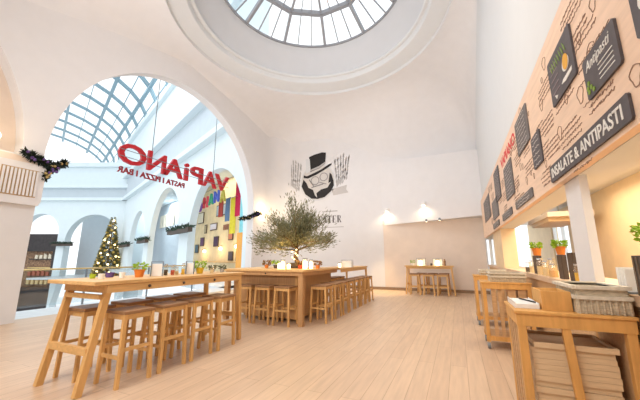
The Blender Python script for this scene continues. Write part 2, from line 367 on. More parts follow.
# glass barrel roof
RW, RH, RZ0 = 12.0, 6.5, 17.6
def roof(t, k): a = PI*k; return Q+UU*t-NN*(RW-RW*math.cos(a))+V((0, 0, RZ0+RH*math.sin(a)))
roofo = struct(MB().prism([(-2, 17.5), (36, 17.5), (36, 18.1), (-2, 18.1)], lambda a, b, t: side(a, b, t), -.4, .4).build('roof_hall', hallw), 'glazed barrel roof over the hall')
KS = 16
for j in range(14):
    t = -1+4.6*j
    mb = MB()
    for i in range(KS): mb.beam(roof(t, i/KS), roof(t, (i+1)/KS), .16, .22); mb.beam(roof(t+.55, i/KS), roof(t+.55, (i+1)/KS), .12, .18)
    mb.build('arched_rib', rib_m, roofo)
for i in range(1, KS): 
    w = .34 if i % 2 == 0 else .10
    MB().beam(roof(-1, i/KS), roof(61, i/KS), w, w).build('purlin', rib_m, roofo)
mb = MB()
for i in range(KS):
    o = len(mb.v); mb.add([roof(-1, i/KS)+V((0, 0, .2)), roof(61, i/KS)+V((0, 0, .2)), roof(61, (i+1)/KS)+V((0, 0, .2)), roof(-1, (i+1)/KS)+V((0, 0, .2))], [(0, 1, 2, 3)])
mb.build('roof_glass', glass, roofo)
struct(MB().prism([(34, 13.5), (62, 13.5), (62, 17.9), (34, 17.9)], side, 0, .8).build('wall_hall_side_upper', hallw))
# dark shop inside the left end arch
sh = thing('shop_display', 'dark shopfront with lit shelves of goods in the arch beside the left pier', 'shop', far(11, 0, .8))
def shl(a, b, t): return far(11+a, b, .8+t)-far(11, 0, .8)
MB().prism([(-2.5, -6.5), (2.5, -6.5), (2.5, 4.4), (-2.5, 4.4)], shl, .5, .7).build('back_panel', goods, sh)
MB().prism([(-2.5, 2.2), (2.5, 2.2), (2.5, 4.5), (-2.5, 4.5)], shl, -.1, .5).build('fascia', dark, sh)
MB().prism([(-2.5, -6.5), (2.5, -6.5), (2.5, -2.4), (-2.5, -2.4)], shl, .1, .5).build('base', dark, sh)
for k, z in enumerate((-2.2, -1.1, 0, 1.1)):
    MB().prism([(-2.4, z), (1.6, z), (1.6, z+.12), (-2.4, z+.12)], shl, .1, .5).build('shelf', brass if k == 2 else dark, sh)
MB().prism([(-2.55, -6.5), (-1.5, -6.5), (-1.5, 4.4), (-2.55, 4.4)], shl, .05, .5).build('side_panel', dark, sh)
gc = [flat('goods_gold', (.7, .5, .25)), flat('goods_red', (.4, .1, .07)), flat('goods_cream', (.75, .65, .5))]
for k in range(14):
    a = -1.3+.75*(k % 5)*.8; z = (-2.08, -.98, 1.22)[k % 3]
    o = MB().prism([(a, z), (a+.35, z), (a+.35, z+.5+.2*(k % 2)), (a, z+.5)], shl, .12, .4).build('boxed_goods', gc[k % 3], sh)

# railing of the void
rl = thing('railing', 'glass balustrade with brass handrail just outside the arch', 'railing', (-10.05, 0, 0))
MB().tube([(0, -.6, 1.02), (0, 9.6, 1.02)], .025, 8).build('handrail', brass, rl)
MB().box(-.01, -.6, .08, .01, 9.6, .98).build('glass_panel', glassr, rl)
for i in range(6): MB().box(-.02, -.55+2*i, 0, .02, -.51+2*i, 1.0).build('post', steel, rl)

# christmas tree
xp = far(.2, -1, -1.7)
xt = thing('christmas_tree', 'tall christmas tree with gold baubles standing in the round end arch', 'christmas tree', xp)
mb = MB(); XH, XR = 7.6, 1.5
for i in range(3600):
    z = XH*(1-math.sqrt(rnd.random()))*.97+.25; r = XR*(1-z/XH)*(rnd.random()**.35)+.02; a = rnd.random()*2*PI
    mb.leaf((r*math.cos(a), r*math.sin(a), z), (math.cos(a), math.sin(a), -.5+rnd.random()*.5), .34, .13, rnd.random()*3)
mb.build('foliage', mat('tree_needles', (.24, .20, .08), .7, .3, 3, c2=(.10, .11, .04)), xt)
MB().tube([(0, 0, 0), (0, 0, XH*.9)], [.12, .03]).build('trunk', bark, xt)
bb = None
for i in range(90):
    z = XH*(1-math.sqrt((i+.5)/90))*.96+.25; a = i*2.4; r = XR*(1-z/XH)*1.0+.05; p = (r*math.cos(a), r*math.sin(a), z)
    if i % 3 == 0: o = MB().ball((0, 0, 0), .12, 8, 5).build('fairy_light', twinkle, xt, loc=p) if i == 0 else None
    if i == 0: tw = o
    elif i % 3 == 0: o = tw.copy(); COL.objects.link(o); o.location = p
    elif bb is None: bb = MB().ball((0, 0, 0), .17, 8, 6).build('bauble', gold, xt, loc=p)
    else: o = bb.copy(); COL.objects.link(o); o.location = p
MB().lathe([(.01, 0), (.7, 0), (.8, .5), (.01, .5)], (0, 0, 0), 14).build('tub', purple, xt)

# planters and garlands on the arcade piers
def planter(loc, L, axis, label, n=170):
    ax = V(axis).normalized(); r = thing('hanging_planter', label, 'planter', loc, group='green planters along the arcade')
    MB().beam(-ax*L/2, ax*L/2, .3, .3).build('trough', darkw, r)
    mb = MB()
    for i in range(n):
        p = ax*L*(rnd.random()-.5)+V((rnd.uniform(-.2, .2), rnd.uniform(-.2, .2), .12+rnd.random()*.12))
        mb.leaf(p, (rnd.uniform(-1, 1), rnd.uniform(-1, 1), rnd.uniform(-.3, 1)), .35, .12, rnd.random()*3)
    mb.build('greenery', leaf_k, r)
planter(side(29.4, 2.75, -.35), 5.0, UU, 'dark green planter on the arcade pier right of the christmas tree')
planter(side(20.4, 2.9, -.35), 3.6, UU, 'green planter on the pier between the two white arches')
planter(side(9.6, 3.2, -.35), 4.6, UU, 'long green planter below the red sign, by the large arch')
planter(far(7.4, 3.0, -.35), 2.6, WW, 'green planter on the pier between shopfront and round end arch')
def garland(pts, label, r=.10, n=420):
    g = thing('garland', label, 'garland', pts[0], group='dark fir garlands at the arch springings')
    P = [V(p)-V(pts[0]) for p in pts]
    MB().tube(P, .03, 6).build('cord', leaf_d, g)
    mb = MB()
    for i in range(n):
        k = rnd.random()*(len(P)-1); j = int(k); p = P[j].lerp(P[min(j+1, len(P)-1)], k-j)
        d = V((rnd.uniform(-1, 1), rnd.uniform(-1, 1), rnd.uniform(-1, 1)))
        mb.leaf(p, d, r*1.5, .05, rnd.random()*3)
    mb.build('needles', leaf_d, g)
    for i in range(9):
        k = (i+.5)/9*(len(P)-1); j = int(k); p = P[j].lerp(P[min(j+1, len(P)-1)], k-j)
        MB().ball(p+V((.06, rnd.uniform(-.05, .05), rnd.uniform(-.05, .05))), .035, 7, 5).build('bauble', purple if i < 5 else brass, g)
    return g
garland([(LX+.12, 3.02, 3.58), (LX+.12, 3.2, 3.5), (LX+.1, 3.40, 3.44), (LX+.06, 3.62, 3.42), (LX+.02, 3.82, 3.60)], 'dark fir garland draped over the capital of the left pier')
garland([(LX+.08, 3.62, 3.36), (LX+.08, 3.46, 3.28), (LX+.08, 3.44, 3.08)], 'short garland end hanging at the edge of the left pier', .08, 170)
garland([(LX+.12, 11.55, 3.40), (LX+.1, 11.3, 3.28), (LX+.05, 10.9, 3.12), (LX-.05, 10.45, 2.98)], 'dark fir garland at the right springing of the big arch')

# shop contents seen through the large side arch
pics = [(21.9, 5.5, 1.3, 1.3, (.30, .20, .22)), (19.75, 5.6, 1.6, 1.2, (.75, .70, .55)), (14.6, 5.9, 2.2, 1.1, (.35, .42, .50)), (20.3, 2.3, 1.0, .9, (.07, .13, .17)), (18.9, 3.0, 1.0, .9, (.12, .06, .14)), (15.4, 2.9, 1.1, 1.0, (.06, .03, .08)),
        (12.3, 3.4, .9, 1.0, (.62, .22, .12)), (12.1, 1.5, .9, .8, (.07, .06, .09)), (10.7, 1.5, .8, .8, (.20, .12, .12)), (16.2, 4.4, 1.6, .7, (.70, .66, .72)), (18.2, 4.3, .6, .9, (.42, .36, .22))]
what = ['brown and white picture highest near the arch edge', 'pale framed picture below the colourful letters', 'blue grey picture behind the banners', 'small dark teal picture lowest at the left', 'dark plum picture beside the teal one',
        'black picture in the middle of the wall', 'orange red picture near the garland', 'dark picture under the orange one', 'small brown picture beside the orange stripe', 'pale lilac sign board on the wall', 'narrow olive picture']
for (t, z, w, h, c), lb in zip(pics, what):
    o = thing('picture', lb+' of the lit shop', 'picture', side(t, z, 4.97), group='pictures on the shop wall')
    f_ = lambda a, b, q: side(a, b, q)-side(0, 0, 0)
    MB().prism([(-w/2, -h/2), (w/2, -h/2), (w/2, h/2), (-w/2, h/2)], f_, -.06, 0).build('frame', darkw, o)
    MB().prism([(-w/2+.08, -h/2+.08), (w/2-.08, -h/2+.08), (w/2-.08, h/2-.08), (-w/2+.08, h/2-.08)], f_, -.08, -.06).build('canvas', flat('picture_%d' % len(MATS), c), o)
tx = thing('small_notice', 'three dark numerals on a pale notice on the shop wall', 'notice', side(13.4, 4.15, 4.95))
for q in (-.4, 0, .4): MB().prism([(q-.13, -.25), (q+.13, -.25), (q+.13, .25), (q-.13, .25)], lambda a, b, t: side(a, b, t)-side(0, 0, 0), -.03, 0).build('numeral', flat('notice_brown', (.30, .13, .08)), tx)
for i, (t, z) in enumerate(((18.0, 2.0), (14.2, 2.2), (11.0, 2.3))):
    o = thing('shop_lamp', ['warm wall lamp at the left', 'warm wall lamp in the middle', 'warm wall lamp nearest the orange stripe'][i]+' of the shop wall', 'lamp', side(t, z, 4.9), group='warm lamps on the shop wall')
    MB().ball((0, 0, 0), .17, 10, 6).build('bulb', glow, o); MB().lathe([(.05, .12), (.28, .02), (.3, 0)], (0, 0, .15), 12).build('lamp_shade', brass, o)
    lamp('shop_lamp_light', 'POINT', side(t, z, 4.4), 25, (1, .72, .35), .2)
lamp('shop_fill', 'AREA', side(13, 8.6, 3.2), 120, (1, .86, .62), 3, side(13, 0, 4))  # extra fill added inside the shop, no fitting belongs to it
lamp('gallery_fill', 'AREA', side(30, 8.6, 3.2), 300, (.9, .95, 1), 3, side(30, 0, 4))  # added fill so the gallery behind the arches is not dark
ctr = thing('shop_counter', 'low sand coloured counter along the lit shop wall', 'counter', side(14, 0, 4.3))
MB().prism([(-6, 0), (6, 0), (6, .95), (-6, .95)], lambda a, b, t: side(a, b, t)-side(0, 0, 0), -.5, .5).build('cabinet', shopw, ctr)
MB().prism([(-6.1, .95), (6.1, .95), (6.1, 1.02), (-6.1, 1.02)], lambda a, b, t: side(a, b, t)-side(0, 0, 0), -.6, .55).build('worktop', oak_y, ctr)
ban = [(4.95, 6.2, 3.7, 6.37+.3, (.62, .015, .08), 'long crimson banner beside the garland', 1.2, 3.35, 4.15), (0, 0, 0, 0, (.30, .72, .80), 'pale turquoise banner at the right end', 1.2, 2.65, 3.2),
       (0, 0, 0, 0, (.80, .68, .05), 'yellow banner hanging lowest', 1.2, 4.0, 4.75), (0, 0, 0, 0, (.16, .26, .42), 'dark blue banner', 1.2, 5.1, 5.7), (0, 0, 0, 0, (.58, .10, .08), 'narrow brick red banner at the left', 1.2, 5.85, 6.5)]
zz = [(3.75, 6.3), (2.95, 5.6), (2.75, 5.0), (3.6, 5.1), (3.95, 5.2)]
for (_, _, _, _, c, lb, off, t0, t1), (z0, z1) in zip(ban, zz):
    o = thing('banner', lb+' in the large side arch', 'banner', side((t0+t1)/2, z1, 2.2), group='coloured banners in the shop arch')
    k = 1.13; w = (t1-t0)*k/2; h = (z1-z0)*1.12
    o.location = side((t0+t1)/2*1.13+1.1, 1.32+(z1-1.32)*1.13, 2.0+.12*(len(MATS) % 2))
    if 'turquoise' in lb: o.location = side(2.25, 5.3, .75)
    mb = MB(); n = 10
    for i in range(n):
        a0, a1 = -w+2*w*i/n, -w+2*w*(i+1)/n; d0, d1 = .05*math.sin(i*1.3), .05*math.sin((i+1)*1.3)
        mb.add([side(a0, 0, d0)-side(0, 0), side(a1, 0, d1)-side(0, 0), side(a1, -h, d1)-side(0, 0), side(a0, -h, d0)-side(0, 0),
                side(a0, 0, d0+.02)-side(0, 0), side(a1, 0, d1+.02)-side(0, 0), side(a1, -h, d1+.02)-side(0, 0), side(a0, -h, d0+.02)-side(0, 0)], [(0, 1, 2, 3), (4, 7, 6, 5), (0, 4, 5, 1), (2, 6, 7, 3)])
    mb.build('cloth', flat('banner_%d' % len(MATS), c), o)
    MB().tube([side(-w-.1, .02)-side(0, 0), side(w+.1, .02)-side(0, 0)], .03, 6).build('rod', steel, o)
struct(MB().prism([(1.7, 0), (2.4, 0), (2.4, 2.7), (1.7, 2.7)], lambda a, b, t: side(a, b, t), .55, .8).build('trim_9', flat('orange_stripe', (.85, .40, .08))), 'orange strip of wall beside the shop arch')
oh = thing('letter_garland', 'row of five big coloured letters hanging in the large side arch', 'sign', side(7.2, 5.2, .9))
for ch, t, z, c in (('O', 9.3, 5.2, (.28, .14, .55)), ('H', 8.2, 5.4, (.80, .10, .14)), ('A', 7.25, 5.5, (.06, .36, .20)), ('N', 6.35, 5.55, (.07, .12, .50)), ('A', 5.35, 5.45, (.42, .36, .05))):
    mb = MB(); fit(mb, ch, lambda a, b, q: side(a, b, .9+q)-side(7.2, 5.2, .9), t+.40, t-.40, z-.52, z+.28, .12, .03)
    mb.build('letter', flat('letter_%d' % len(MATS), c), oh)
MB().tube([side(10, 6.0, .9)-side(7.2, 5.2, .9), side(4.6, 6.15, .9)-side(7.2, 5.2, .9)], .02, 5).build('cord', steel, oh)
gw = thing('gallery_lettering', 'pale beige lettering panel on the gallery wall in the middle arch', 'sign', side(32.5, 6.5, 4.95))
for i in range(5):
    o = MB().prism([(-3.4+1.4*i, -.9), (-2.5+1.4*i, -.9), (-2.5+1.4*i, .9), (-3.4+1.4*i, .9)], lambda a, b, t: side(a, b, t)-side(0, 0), -.1, 0).build('cream_panel', flat('panel_cream', (.85, .78, .62)), gw)  # row of plain cream coloured panels

# hanging red sign, seen from behind
sg = thing('hanging_sign', 'red VAPiANO sign hung on wires in the big arch, seen mirrored from behind', 'sign', (-9.3, 8, 4.2))
def sgn(a, b, t): return V((t, a-8, b-4.2))
for ch, y0, y1 in (('O', 5.46, 6.38), ('N', 6.44, 7.14), ('A', 7.06, 7.90), ('i', 7.96, 8.15), ('P', 8.24, 8.88), ('A', 8.88, 9.66), ('V', 9.58, 10.42)):
    mb = MB(); fit(mb, ch, sgn, y1, y0, 4.24, 4.92, .09, .02); mb.build('letter', red, sg)
mb = MB(); fit(mb, 'PASTA I PIZZA I BAR', sgn, 8.02, 5.50, 3.92, 4.12, .04, .02); mb.build('small_lettering', mat('sign_red_dark', (.30, .02, .03), .5, .05), sg)
MB().tube([sgn(5.5, 4.66, .06), sgn(10.4, 4.66, .06)], .012, 6).tube([sgn(5.5, 4.44, .06), sgn(10.4, 4.44, .06)], .012, 6).build('rail', steel, sg)
for y in (6.55, 9.42): MB().tube([sgn(y, 4.5, .03), sgn(y, 8.6, .03)], .014, 6).build('wire', steel, sg)
MB().box(-.05, -2, 4.36, .05, 2, 4.44).box(0, -1.5, 4.36, .5, -1.4, 4.44).box(0, 1.4, 4.36, .5, 1.5, 4.44).build('hanger_bracket', steel, sg)

# ================================================================== EMBLEM ON THE BACK WALL
em = thing('wall_emblem', 'painted round emblem with black top hat and grey wheat sprays on the cream wall', 'wall painting', (-6.1, FY, 5.15))
def emw(a, b, t): return V((a, -t, b))
def emf(a, b, t): return V((a*1.08, -t, b*1.05-.13))
def emh(a, b, t): return V((a*.98+.02, -t, .32+(b-.32)*.78-.02))
def disc(r, cx=0, cz=0, n=40, sx=1, sz=1, a0=0, a1=2*PI): return [(cx+r*sx*math.cos(a0+(a1-a0)*i/n), cz+r*sz*math.sin(a0+(a1-a0)*i/n)) for i in range(n if abs(a1-a0-2*PI) < 1e-6 else n+1)]
MB().prism(disc(.96, 0, -.10), emw, 0, .004).build('medallion_edge', plaster_dim, em)
MB().prism(disc(.90, 0, -.10), emw, .004, .008).build('medallion', mat('emblem_cream', (.66, .63, .60), .8, .03), em)
MB().prism([(-.82, -.12), (-.72, .22), (-.56, .02), (-.45, -.22), (-.22, -.34), (-.12, -.62), (.05, -.80), (-.3, -.76), (-.62, -.52)], emf, .008, .012).prism([(-.05, -.52), (.18, -.36), (.5, -.30), (.66, -.06), (.80, .05), (.82, -.22), (.66, -.5), (.36, -.74), (.0, -.80)], emf, .008, .012).prism([(.55, -.08), (.62, .42), (.72, .30), (.80, .0)], emf, .008, .012).build('dark_shading', black, em)
mb = MB()
for cx, cz, r in ((-.12, .10, .20), (.32, .24, .19)):
    for i in range(20):
        a, b = 2*PI*i/20, 2*PI*(i+1)/20; mb.beam(emf(cx+r*math.cos(a), cz+r*math.sin(a), .012), emf(cx+r*math.cos(b), cz+r*math.sin(b), .012), .035, .006, (0, 1, 0))
mb.beam(emf(-.42, .18, .012), emf(-.18, -.18, .012), .05, .006, (0, 1, 0)).beam(emf(-.30, -.22, .012), emf(.30, -.10, .012), .05, .006, (0, 1, 0)).beam(emf(.1, .0, .012), emf(.45, -.12, .012), .04, .006, (0, 1, 0))
mb.build('line_work', greyp, em)
mb = MB()
mb.prism([(-.80, .35), (-.62, .26), (-.3, .38), (.2, .60), (.62, .88), (.78, .92), (.74, .80), (.5, .62), (-.1, .28), (-.55, .10), (-.80, .16)], emh, .014, .02)
mb.prism([(-.42, .52), (-.5, 1.55), (-.2, 1.66), (.25, 1.74), (.46, 1.68), (.42, .95), (.1, .70)], emh, .014, .02)
mb.build('top_hat', black, em)
MB().prism([(-.66, .45), (-.70, 1.45), (-.46, 1.40), (-.40, .58)], emh, .014, .0205).build('hat_shine', plaster_dim, em)
MB().prism([(-.40, .56), (-.38, .68), (.1, .86), (.42, 1.08), (.42, .96), (.1, .72)], emh, .02, .0225).build('hat_band', lgrey, em)
for sgx in (-1, 1):
    mb = MB()
    for i in range(6):      # rows of narrow ears of wheat
        for j in range(11):
            x, z = 1.02+.095*i+.03*j*(i-2)/5, -.50+.13*j+.07*i+rnd.uniform(-.05, .05)
            if j > 8 and i > 3: continue
            mb.prism([(sgx*x, z), (sgx*(x+.08), z+.10), (sgx*(x+.06), z+.25), (sgx*(x-.005), z+.12)], emw, .0, .004)
    mb.build('wheat_spray', lgrey, em)
MB().prism([(.75, -.55), (1.55, -.40), (1.5, -.62), (1.62, -.78), (.85, -.86)], emw, 0, .004).build('ribbon', mat('emblem_ribbon', (.60, .57, .55), .8, .05), em)
lt = thing('wall_lettering', 'dark serif capitals EATER painted below the emblem, half hidden by the olive tree', 'lettering', (-5.45, FY, 3.14))
def serif(ch):
    """strokes of a slab-serif capital in a unit box: (x0, z0, x1, z1, width)"""
    if ch == 'E': return [(.22, 0, .22, 1, .32), (.05, .03, .9, .03, .07), (.05, .97, .9, .97, .07), (.3, .5, .7, .5, .07), (.88, 0, .88, .28, .07), (.88, .72, .88, 1, .07)]
    if ch == 'T': return [(.5, 0, .5, 1, .32), (.05, .97, .95, .97, .07), (.25, .03, .75, .03, .07), (.07, .72, .07, 1, .07), (.93, .72, .93, 1, .07)]
    if ch == 'A': return [(.15, 0, .48, 1, .09), (.48, 1, .82, 0, .3), (.25, .35, .7, .35, .07), (0, .03, .3, .03, .07), (.62, .03, 1, .03, .07)]
    return [(.22, 0, .22, 1, .32), (.05, .03, .42, .03, .07), (.05, .97, .68, .97, .07), (.72, .58, .72, .93, .2), (.3, .52, .68, .52, .07), (.5, .5, .86, 0, .22), (.75, .03, 1, .03, .07)]
for i, ch in enumerate('EATER'):
    mb = MB()
    for x0, z0, x1, z1, w in serif(ch):
        mb.beam(emw(-.60+.245*i+x0*.215, -.17+z0*.34, .003), emw(-.60+.245*i+x1*.215, -.17+z1*.34, .003), w*.215, .004, (0, 1, 0))
    mb.build('letter', mat('letter_ink', (.14, .12, .12), .7, .1), lt)
MB().prism([(-.4, .36), (.4, .36), (.4, .41), (-.4, .41)], emw, 0, .004).prism([(-.9, -.40), (.7, -.40), (.7, -.37), (-.9, -.37)], emw, 0, .004).build('rule_line', lgrey, lt)

# ================================================================== RIGHT SIDE: counter, board, kitchen
BX = .93
bd = thing('menu_board', 'long light wooden board with handwriting above the serving counter', 'board', (BX, 7, 2.7))
def bo(a, b, t): return V((-t, a-7, b-2.7))
MB().prism([(.2, 2.02), (12.45, 2.02), (12.45, 3.38), (.2, 3.38)], bo, -.064, 0).build('panel', board_m, bd)
mb = MB(); 
def squig(mb, y, z, w, h, n, seed):
    r = random.Random(seed); pts = []
    for i in range(n): pts.append(bo(y+w*(i/(n-1)-.5)+r.uniform(-.02, .02), z+h*.5*math.sin(i*1.9+r.random())*r.uniform(.3, 1), .002))
    for i in range(n-1): mb.beam(pts[i], pts[i+1], .0045, .003, (1, 0, 0))
rr = random.Random(3)
for i in range(40):   # lines of handwriting between the slates
    y = (1.55, 2.47, 2.9, 3.5, 3.75, 4.6, 5.1, 5.45, 6.7, 7.3, 8.6, 9.3)[i % 12]+rr.uniform(-.1, .1); z = 2.15+1.12*((i*7) % 26)/26
    for k in range(4): squig(mb, y, z-.045*k, .30+.25*rr.random(), .026, 34, i*9+k)
for i in range(34):   # outlines of drawn leaves and pots
    y = 1.3+(i*.137) % 8; z = 2.25+1.05*rr.random(); R = .025+.035*rr.random()
    pts = [bo(y+R*math.cos(a*.5)*(1+.3*math.sin(a*1.5)), z+R*math.sin(a*.5)*1.2, .002) for a in range(14)]
    for p, q in zip(pts, pts[1:]): mb.beam(p, q, .005, .003, (1, 0, 0))
mb.build('handwriting', ink, bd)
mb = MB(); fit(mb, 'VAPIANO', bo, 6.75, 5.15, 3.05, 3.24, .006, .03); mb.build('red_lettering', redb, bd)
def tilesign(name, label, y0, y1, z0, z1, m, t=.016):
    o = thing(name, label, 'sign', (BX, (y0+y1)/2, (z0+z1)/2), group='slates on the menu board')
    w, h = (y1-y0)/2, (z1-z0)/2; c = min(.014, w*.3, h*.3)
    MB().prism([(-w+c, -h), (w-c, -h), (w, -h+c), (w, h-c), (w-c, h), (-w+c, h), (-w, h-c), (-w, -h+c)], lambda a, b, q: V((-q, a, b)), .001, t).build('slate', m, o)
    return o
fs = lambda a, b, q: V((-.017-q, a, b))
o = tilesign('long_slate', 'long dark slate lettered INSALATE & ANTIPASTI at the lower edge of the board', 2.06, 3.62, 2.055, 2.215, slate)
mb = MB(); fit(mb, 'INSALATE & ANTIPASTI', fs, .72, -.70, -.045, .05, .004, .012); mb.build('chalk_lettering', chalk, o)
o = tilesign('food_slate', 'dark slate with a chalk drawing of an egg and salad leaves', 2.63, 3.23, 2.68, 3.11, slate)
MB().prism(disc(.075, -.14, -.03, 18, 1, .8), fs, 0, .004).build('egg_white', chalk, o); MB().prism(disc(.058, -.15, -.02, 18, 1, 1.1), fs, .004, .007).build('egg_yolk', flat('yolk', (.80, .42, .05)), o)
mb = MB()
for i in range(8): mb.prism([(-.18+.05*i, .06), (-.15+.05*i, .10), (-.13+.05*i, .16), (-.17+.05*i, .11)], fs, 0, .004)
mb.build('drawn_leaves', flat('chalk_green', (.20, .28, .08)), o)
mb = MB(); mb.prism([(-.25, -.12), (-.05, -.12), (.0, -.14), (-.1, -.16), (-.24, -.15)], fs, 0, .003).prism([(.12, -.17), (.20, -.14), (.16, -.19)], fs, 0, .003); mb.build('chalk_marks', chalk, o)
mb = MB()
for i in range(5): mb.beam(fs(.24, .12-.06*i, 0), fs(.05, .12-.06*i, 0), .012, .003, (1, 0, 0))
mb.build('faint_script', mat('chalk_faint', (.30, .24, .26), .8, .1), o)
o = tilesign('antipasti_slate', 'dark slate with Antipasti in white chalk script and green olives', 2.05, 2.52, 2.39, 2.68, slate)
mb = MB(); fit(mb, 'Antipasti', fs, .19, -.17, .02, .11, .004, -.004, .3); mb.build('chalk_lettering', chalk, o)
mb = MB()
for i in range(4): mb.beam(fs(.02, .0-.032*i, 0), fs(-.18, .0-.032*i, 0), .006, .003, (1, 0, 0))
mb.build('chalk_lines', chalk, o)
mb = MB()
for a, b in ((.18, -.04), (.15, -.08), (.19, -.10), (.12, -.11), (.2, -.07)): mb.prism(disc(.017, a, b, 10), fs, 0, .004)
mb.build('drawn_olives', flat('olive_green', (.22, .34, .05)), o)
o = tilesign('corner_slate', 'dark slate cut off by the picture edge, nearest along the board', 1.45, 1.88, 2.40, 2.70, slate)
MB().prism(disc(.05, .1, 0, 12), fs, 0, .003).build('chalk_marks', chalk, o)
def scrib(o, w, h, seed, m=None):
    r = random.Random(seed); mb = MB(); n = max(3, int(h/.055))
    for i in range(n):
        z = h/2-h*(i+.6)/n*1.0+.0; a = w*.36; p = fs(a, z, 0)
        k = 9
        for j in range(k):
            q = fs(a-(j+1)/k*w*.72*r.uniform(.9, 1), z+r.uniform(-.012, .012), 0); mb.beam(p, q, .009, .003, (1, 0, 0)); p = q
    mb.build('chalk_script', m or mat('chalk_soft', (.55, .50, .48), .8, .1), o)
for nm, lb, y0, y1, z0, z1, m in (
    ('menu_slate', 'tall worn grey slate right of the red lettering', 4.22, 4.98, 2.76, 3.24, slate_l),
    ('menu_slate', 'small rounded slate between the tall slate and the long lettered slate', 3.80, 4.20, 2.35, 2.72, slate),
    ('menu_slate', 'grey slate right below the red lettering', 5.6, 6.45, 2.36, 2.96, slate_l),
    ('menu_slate', 'dark slate left of the red lettering, high on the board', 7.10, 7.95, 2.58, 3.26, slate),
    ('menu_slate', 'grey slate in the lower row towards the far end of the board', 7.75, 8.9, 2.27, 2.72, slate_l),
    ('menu_slate', 'last upright slate at the far end of the board', 9.4, 11.2, 2.45, 3.10, slate_l),
    ('label_slate', 'longest narrow worn slate strip at the lower board edge', 4.45, 5.65, 2.08, 2.20, slate_l),
    ('label_slate', 'middle narrow slate strip at the lower board edge', 6.05, 7.25, 2.07, 2.20, slate_l),
    ('label_slate', 'farthest narrow slate strip at the lower board edge', 7.85, 9.1, 2.06, 2.19, slate_l)):
    o = tilesign(nm, lb, y0, y1, z0, z1, m); scrib(o, y1-y0, z1-z0, len(lb))
rg = thing('wall_ring', 'small pale metal ring standing off the far end of the menu board', 'ring', (.86, 12.7, 3.35))
mb = MB(); pts = [(.0+.17*math.cos(2*PI*i/24)-.12, 0, .17*math.sin(2*PI*i/24)) for i in range(25)]; mb.tube(pts, .015, 6, False); mb.build('ring', lgrey, rg)
MB().tube([(.04, 0, 0), (.14, 0, 0)], .015, 6).build('bracket', lgrey, rg)

# counter, pier and walls under the board
ct = thing('serving_counter', 'long oak serving counter running under the menu board', 'counter', (1.0, 6.5, 0))
MB().box(.03, -5.6, 0, .55, 6.4, 1.02).build('body', oak_d, ct)
MB().box(.0, -5.7, 1.02, .62, 6.42, 1.085).build('worktop', mat('counter_top', (.70, .50, .34), .45, .08, 5, (8, .7, 8)), ct)
struct(MB().box(RX, 3.20, 1.085, RX+.06, 3.57, 2.03).build('wall_right_pier', plaster), 'plaster pier standing on the counter')
struct(MB().box(RX, 8.5, 1.085, RX+.3, 10.15, 2.03).build('wall_right_panel', tanw), 'tan wall strip at the far end of the counter')
struct(MB().box(RX, 12.95, 0, RX+.03, 13.5, 2.03).build('wall_right_end', plaster_dim))
w3 = struct(MB().box(RX+.1, 10.15, 1.0, RX+.2, 10.22, 2.03).box(RX+.1, 12.95, 1.0, RX+.2, 13.0, 2.03).box(RX+.1, 11.4, 1.0, RX+.2, 11.44, 2.03).build('window_3', white), 'bright window at the far end of the counter')
MB().box(RX+.14, 10.2, 1.0, RX+.15, 12.95, 2.03).build('pane', glass, w3)
KX = 3.2
kw = [(0, 0), (17, 0), (17, 3.2), (13.2, 3.2), (13.2, .9), (11.6, .9), (11.6, 3.0), (13.2, 3.0), (13.2, 3.2), (0, 3.2)]
mbk = MB().box(KX, -.5, 0, KX+.2, 11.7, 3.2).box(KX, 11.7, 0, KX+.2, 13.6, .92).box(KX, 13.6, 0, KX+.2, 17.5, 3.2).box(KX, 11.7, 2.75, KX+.2, 13.6, 3.2)
struct(mbk.build('wall_kitchen', tanw), 'warm tan back wall of the kitchen')
struct(MB().box(1.3, -.5, 2.9, KX+.2, 17.5, 3.0).build('ceiling_kitchen', plaster_dim))
struct(MB().box(3.4, -3.5, -.1, 3.5, 17.5, 0).box(1.3, 13.5, -.1, 3.4, 17.5, 0).build('floor_kitchen', floor_m))
w4 = struct(MB().box(KX+.05, 11.7, .92, KX+.15, 11.76, 2.75).box(KX+.05, 13.54, .92, KX+.15, 13.6, 2.75).box(KX+.05, 12.6, .92, KX+.15, 12.65, 2.75).build('window_4', white), 'bright kitchen window behind the potted herbs')
MB().box(KX+.09, 11.7, .92, KX+.10, 13.6, 2.75).build('pane', glass, w4)
hd = thing('wooden_canopy', 'stepped wooden canopy under the kitchen ceiling behind the herbs', 'canopy', (2.4, 9.9, 2.22))
MB().box(-.25, -.7, 0, .5, 1.2, .10).build('lower_tier', tray_m, hd); MB().box(-.30, -.9, .10, .6, 1.4, .22).build('upper_tier', tanl, hd)
for y in (-.6, 1.0): MB().tube([(0, y, .22), (0, y, .68)], .02, 6).build('rod', steel, hd)
for i in range(3):
    o = thing('ceiling_panel', ['bright ceiling light panel nearest in the kitchen', 'second bright ceiling panel in the kitchen', 'farthest bright ceiling panel in the kitchen'][i], 'ceiling light', (2.0, 6.2+1.8*i, 2.87), group='kitchen ceiling lights')
    MB().box(-.4, -.5, 0, .4, .5, .03).build('frame', white, o); MB().box(-.35, -.45, -.01, .35, .45, 0).build('diffuser', mat('diffuser', (1, .92, .75), .5, .01, emit=2.2), o)

